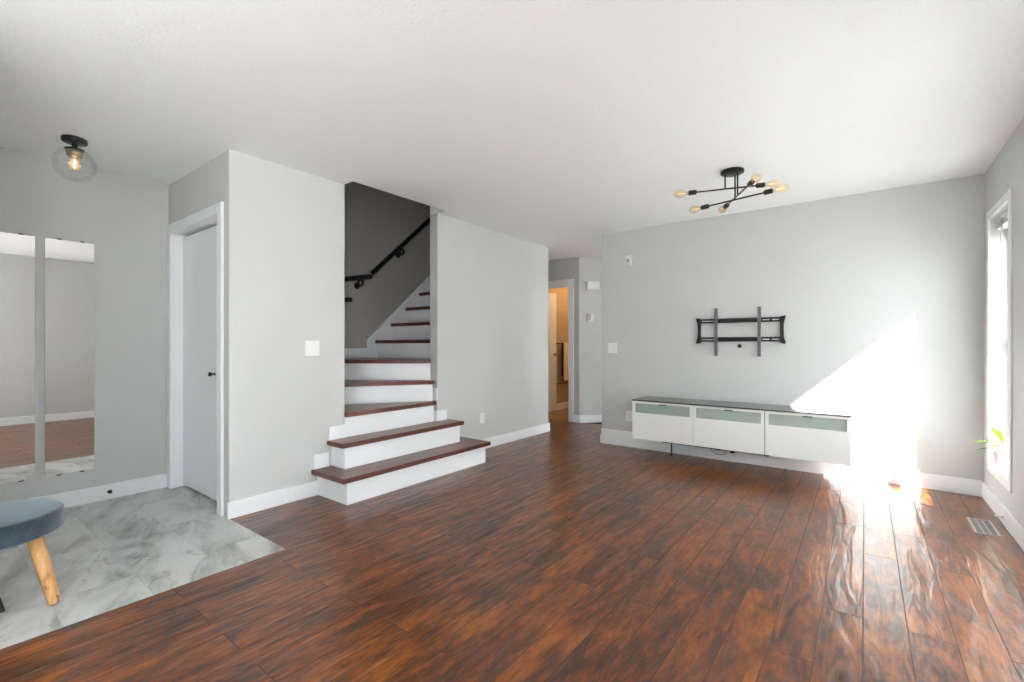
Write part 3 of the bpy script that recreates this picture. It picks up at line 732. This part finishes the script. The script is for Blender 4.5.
# ================================================================== ceiling fixture with six bulbs
cf = thing('ceiling_light', (-.785, 3.73, H), 'black six-arm ceiling light with exposed amber bulbs', 'ceiling light')
B().lathe([(0,-.024),(.07,-.024),(.08,-.018),(.08,-.0005),(0,-.0005)], (-.785,3.73,H), (0,0,1), 40).make('canopy', 'black', cf)
arms = [((-1.03,3.655),(-.625,3.775),2.31,(-.831,3.714)), ((-.985,3.825),(-.565,3.725),2.235,(-.775,3.775)), ((-.865,3.925),(-.625,3.50),2.245,(-.745,3.713))]
for (p0, p1, z, rod) in arms:
    B().cyl((rod[0],rod[1],H-.02), (rod[0],rod[1],z), .006).make('rod', 'black', cf)
    B().cyl((*p0,z), (*p1,z), .006).make('arm', 'black', cf)
    for a, c in ((p0,p1),(p1,p0)):
        a = Vector((*a,z)); d = (a-Vector((*c,z))).normalized()
        B().lathe([(0,0),(.012,0),(.018,.006),(.018,.056),(.0165,.06),(0,.06)], a-d*.012, d, 24).make('socket', 'black', cf)
        o0 = a+d*.048
        bulb = B().lathe([(.013,0),(.013,.010),(.018,.022),(.027,.045),(.030,.062),(.028,.080),(.020,.096),(.010,.104),(0,.106)], o0, d, 28).make('bulb', 'amber', cf)
        sdv = d.cross(Vector((0,0,1)))
        B().tube([o0+d*.02-sdv*.006, o0+d*.075-sdv*.012, o0+d*.03, o0+d*.075+sdv*.012, o0+d*.02+sdv*.006], .0012, 6).make('filament', 'filament', bulb)

# ================================================================== entry light
el = thing('ceiling_light', (-3.945, .65, H), 'black flush ceiling light with clear glass globe above the entry mirrors', 'ceiling light')
LX, LY = -3.945, .65
B().lathe([(0,-.026),(.058,-.026),(.062,-.022),(.062,-.0005),(0,-.0005)], (LX,LY,H), (0,0,1), 40).make('canopy', 'black', el)
B().cyl((LX,LY,H-.026), (LX,LY,H-.07), .014).make('stem', 'black', el)
B().lathe([(0,-.073),(.042,-.073),(.036,-.112),(0,-.112)], (LX,LY,H), (0,0,1), 32).make('socket_cup', 'brass', el)
B().lathe([(0,-.066),(.046,-.066),(.047,-.069),(.046,-.073),(0,-.073)], (LX,LY,H), (0,0,1), 32).make('cup_rim', 'black', el)
gp = []
for k in range(25):
    a = R(24)+(math.pi-R(24))*k/24; gp.append((.105*math.sin(a), .105*math.cos(a)))
B().lathe(gp, (LX,LY,H-.162), (0,0,1), 40).make('globe', 'globe', el, fix=True)
bo = Vector((LX,LY,H-.112))
bulb = B().lathe([(.013,0),(.013,.012),(.020,.026),(.028,.048),(.027,.066),(.018,.080),(0,.085)], bo, (0,0,-1), 28).make('bulb', 'amber', el)
B().tube([bo+Vector((-.006,0,-.018)), bo+Vector((-.008,0,-.066)), bo+Vector((.0,.004,-.03)), bo+Vector((.008,0,-.066)), bo+Vector((.006,0,-.018))], .0018, 6).make('filament', 'filamentbright', bulb)

ed = bpy.data.lights.new('entry_bulb', 'POINT'); ed.energy = 0.15; ed.color = (1.0, 0.88, 0.7); ed.shadow_soft_size = .03
eo = bpy.data.objects.new('entry_bulb', ed); C.objects.link(eo); eo.location = (LX, LY, H-.15)

# ================================================================== wall mirrors
def mirror(y0, y1, label):
    t = thing('wall_mirror', (XL, (y0+y1)/2, .24), label, 'mirror', 'frameless entry mirrors')
    B().box(XL+.0005, XL+.005, y0, y1, .24, 1.885).make('mirror_backing', 'mirrorback', t)
    B().box(XL+.0052, XL+.0065, y0+.001, y1-.001, .241, 1.884).make('mirror_glass', 'mirror', t)
    for q in (.28, .74):
        yy = y0+q*(y1-y0)
        B().box(XL+.0005, XL+.010, yy-.012, yy+.012, 1.883, 1.892).make('clip', 'chrome', t, .001)
        B().box(XL+.0005, XL+.010, yy-.012, yy+.012, .233, .242).make('clip', 'chrome', t, .001)
mirror(.588, .846, 'tall narrow frameless mirror nearer the closet door')
mirror(.284, .542, 'tall narrow frameless mirror farther from the closet door, behind the stool')

# ================================================================== stool and mat
SX, SY, SR = -3.01, .211, .246
sl_ = thing('footstool', (SX, SY, 0), 'round blue-grey velvet stool on splayed pale wood legs over entry tile', 'stool')
zt, zb = .41, .316
prof = [(0, zb), (SR-.02, zb), (SR-.006, zb+.004), (SR, zb+.014)] + [(SR+.003*math.sin(math.pi*q/6), zb+.014+(zt-zb-.026)*q/6) for q in range(1,7)] + \
       [(SR-.002, zt-.006), (SR-.008, zt-.001), (SR-.018, zt+.001), (SR*.6, zt+.005), (SR*.25, zt+.006), (0, zt+.006)]
B().lathe(prof, (SX,SY,0), (0,0,1), 56).make('seat', 'velvet', sl_)
for k in range(3):
    a = R(51+120*k); fz = .0125 if k == 2 else .0
    t0 = Vector((SX+.175*math.cos(a), SY+.175*math.sin(a), zb-.0005)); f0 = Vector((SX+.252*math.cos(a), SY+.252*math.sin(a), fz))
    d = (f0-t0); b = B(); b.lathe([(0,0),(.027,0),(.0265,d.length*.5),(.021,d.length-.014),(.018,d.length-.006),(0,d.length-.006)], t0, d, 20)
    b.make('leg', 'pine', sl_)
b = B(); b.box(-3.22, -2.94, -.5, .265, .0005, .012); lab(b.make('door_mat', 'mat', base=(-3.2, -.1, 0), bev=.004), 'dark charcoal door mat on entry tile beside the stool', 'door mat')

# ================================================================== bathroom towel rack and light
tr_ = thing('towel_rack', (-4.30, 7.1, 1.16), 'dark towel rail on tan bathroom wall behind the open door', 'towel rail')
XT = -4.24
for z in (1.165, .47):
    b = B(); b.cyl((XT, 6.84, z), (XT, 7.55, z), .009); rb = b.make('bar', 'black', tr_)
    for y in (6.87, 7.52): B().cyl((-4.2995, y, z), (XT, y, z), .012).make('post', 'black', rb)
b = B(); b.box(XT+.0095, XT+.016, 7.06, 7.32, .52, 1.178); b.box(XT-.016, XT-.0095, 7.06, 7.32, .62, 1.178); b.box(XT-.016, XT+.016, 7.06, 7.32, 1.1755, 1.184)
lab(b.make('towel', 'towel', base=(XT, 7.19, .52), bev=.004), 'cream towel hanging on the dark bathroom towel rail', 'towel')
b = B(); b.box(XT+.0095, XT+.014, 7.015, 7.05, .49, 1.176); b.box(XT-.014, XT-.0095, 7.015, 7.05, .60, 1.176); b.box(XT-.014, XT+.014, 7.015, 7.05, 1.1745, 1.181)  # narrow dark brown strip draped over the upper bar
lab(b.make('towel', 'darkstrip', base=(XT, 7.03, .49), bev=.003), 'narrow dark brown strip hanging beside the cream towel', 'towel')
bt = thing('bathroom_light', (-3.6, 7.2, H), 'warm round ceiling light inside the bathroom', 'ceiling light')
B().lathe([(0,-.08),(.06,-.075),(.11,-.05),(.13,-.02),(.13,-.0005),(0,-.0005)], (-3.6,7.2,H), (0,0,1), 32).make('shade', 'lampshade', bt)
pd = bpy.data.lights.new('bathroom_bulb', 'POINT'); pd.energy = 13; pd.color = (1.0, 0.66, 0.34); pd.shadow_soft_size = .12
po = bpy.data.objects.new('bathroom_bulb', pd); C.objects.link(po); po.location = (-3.6, 7.2, H-.25)
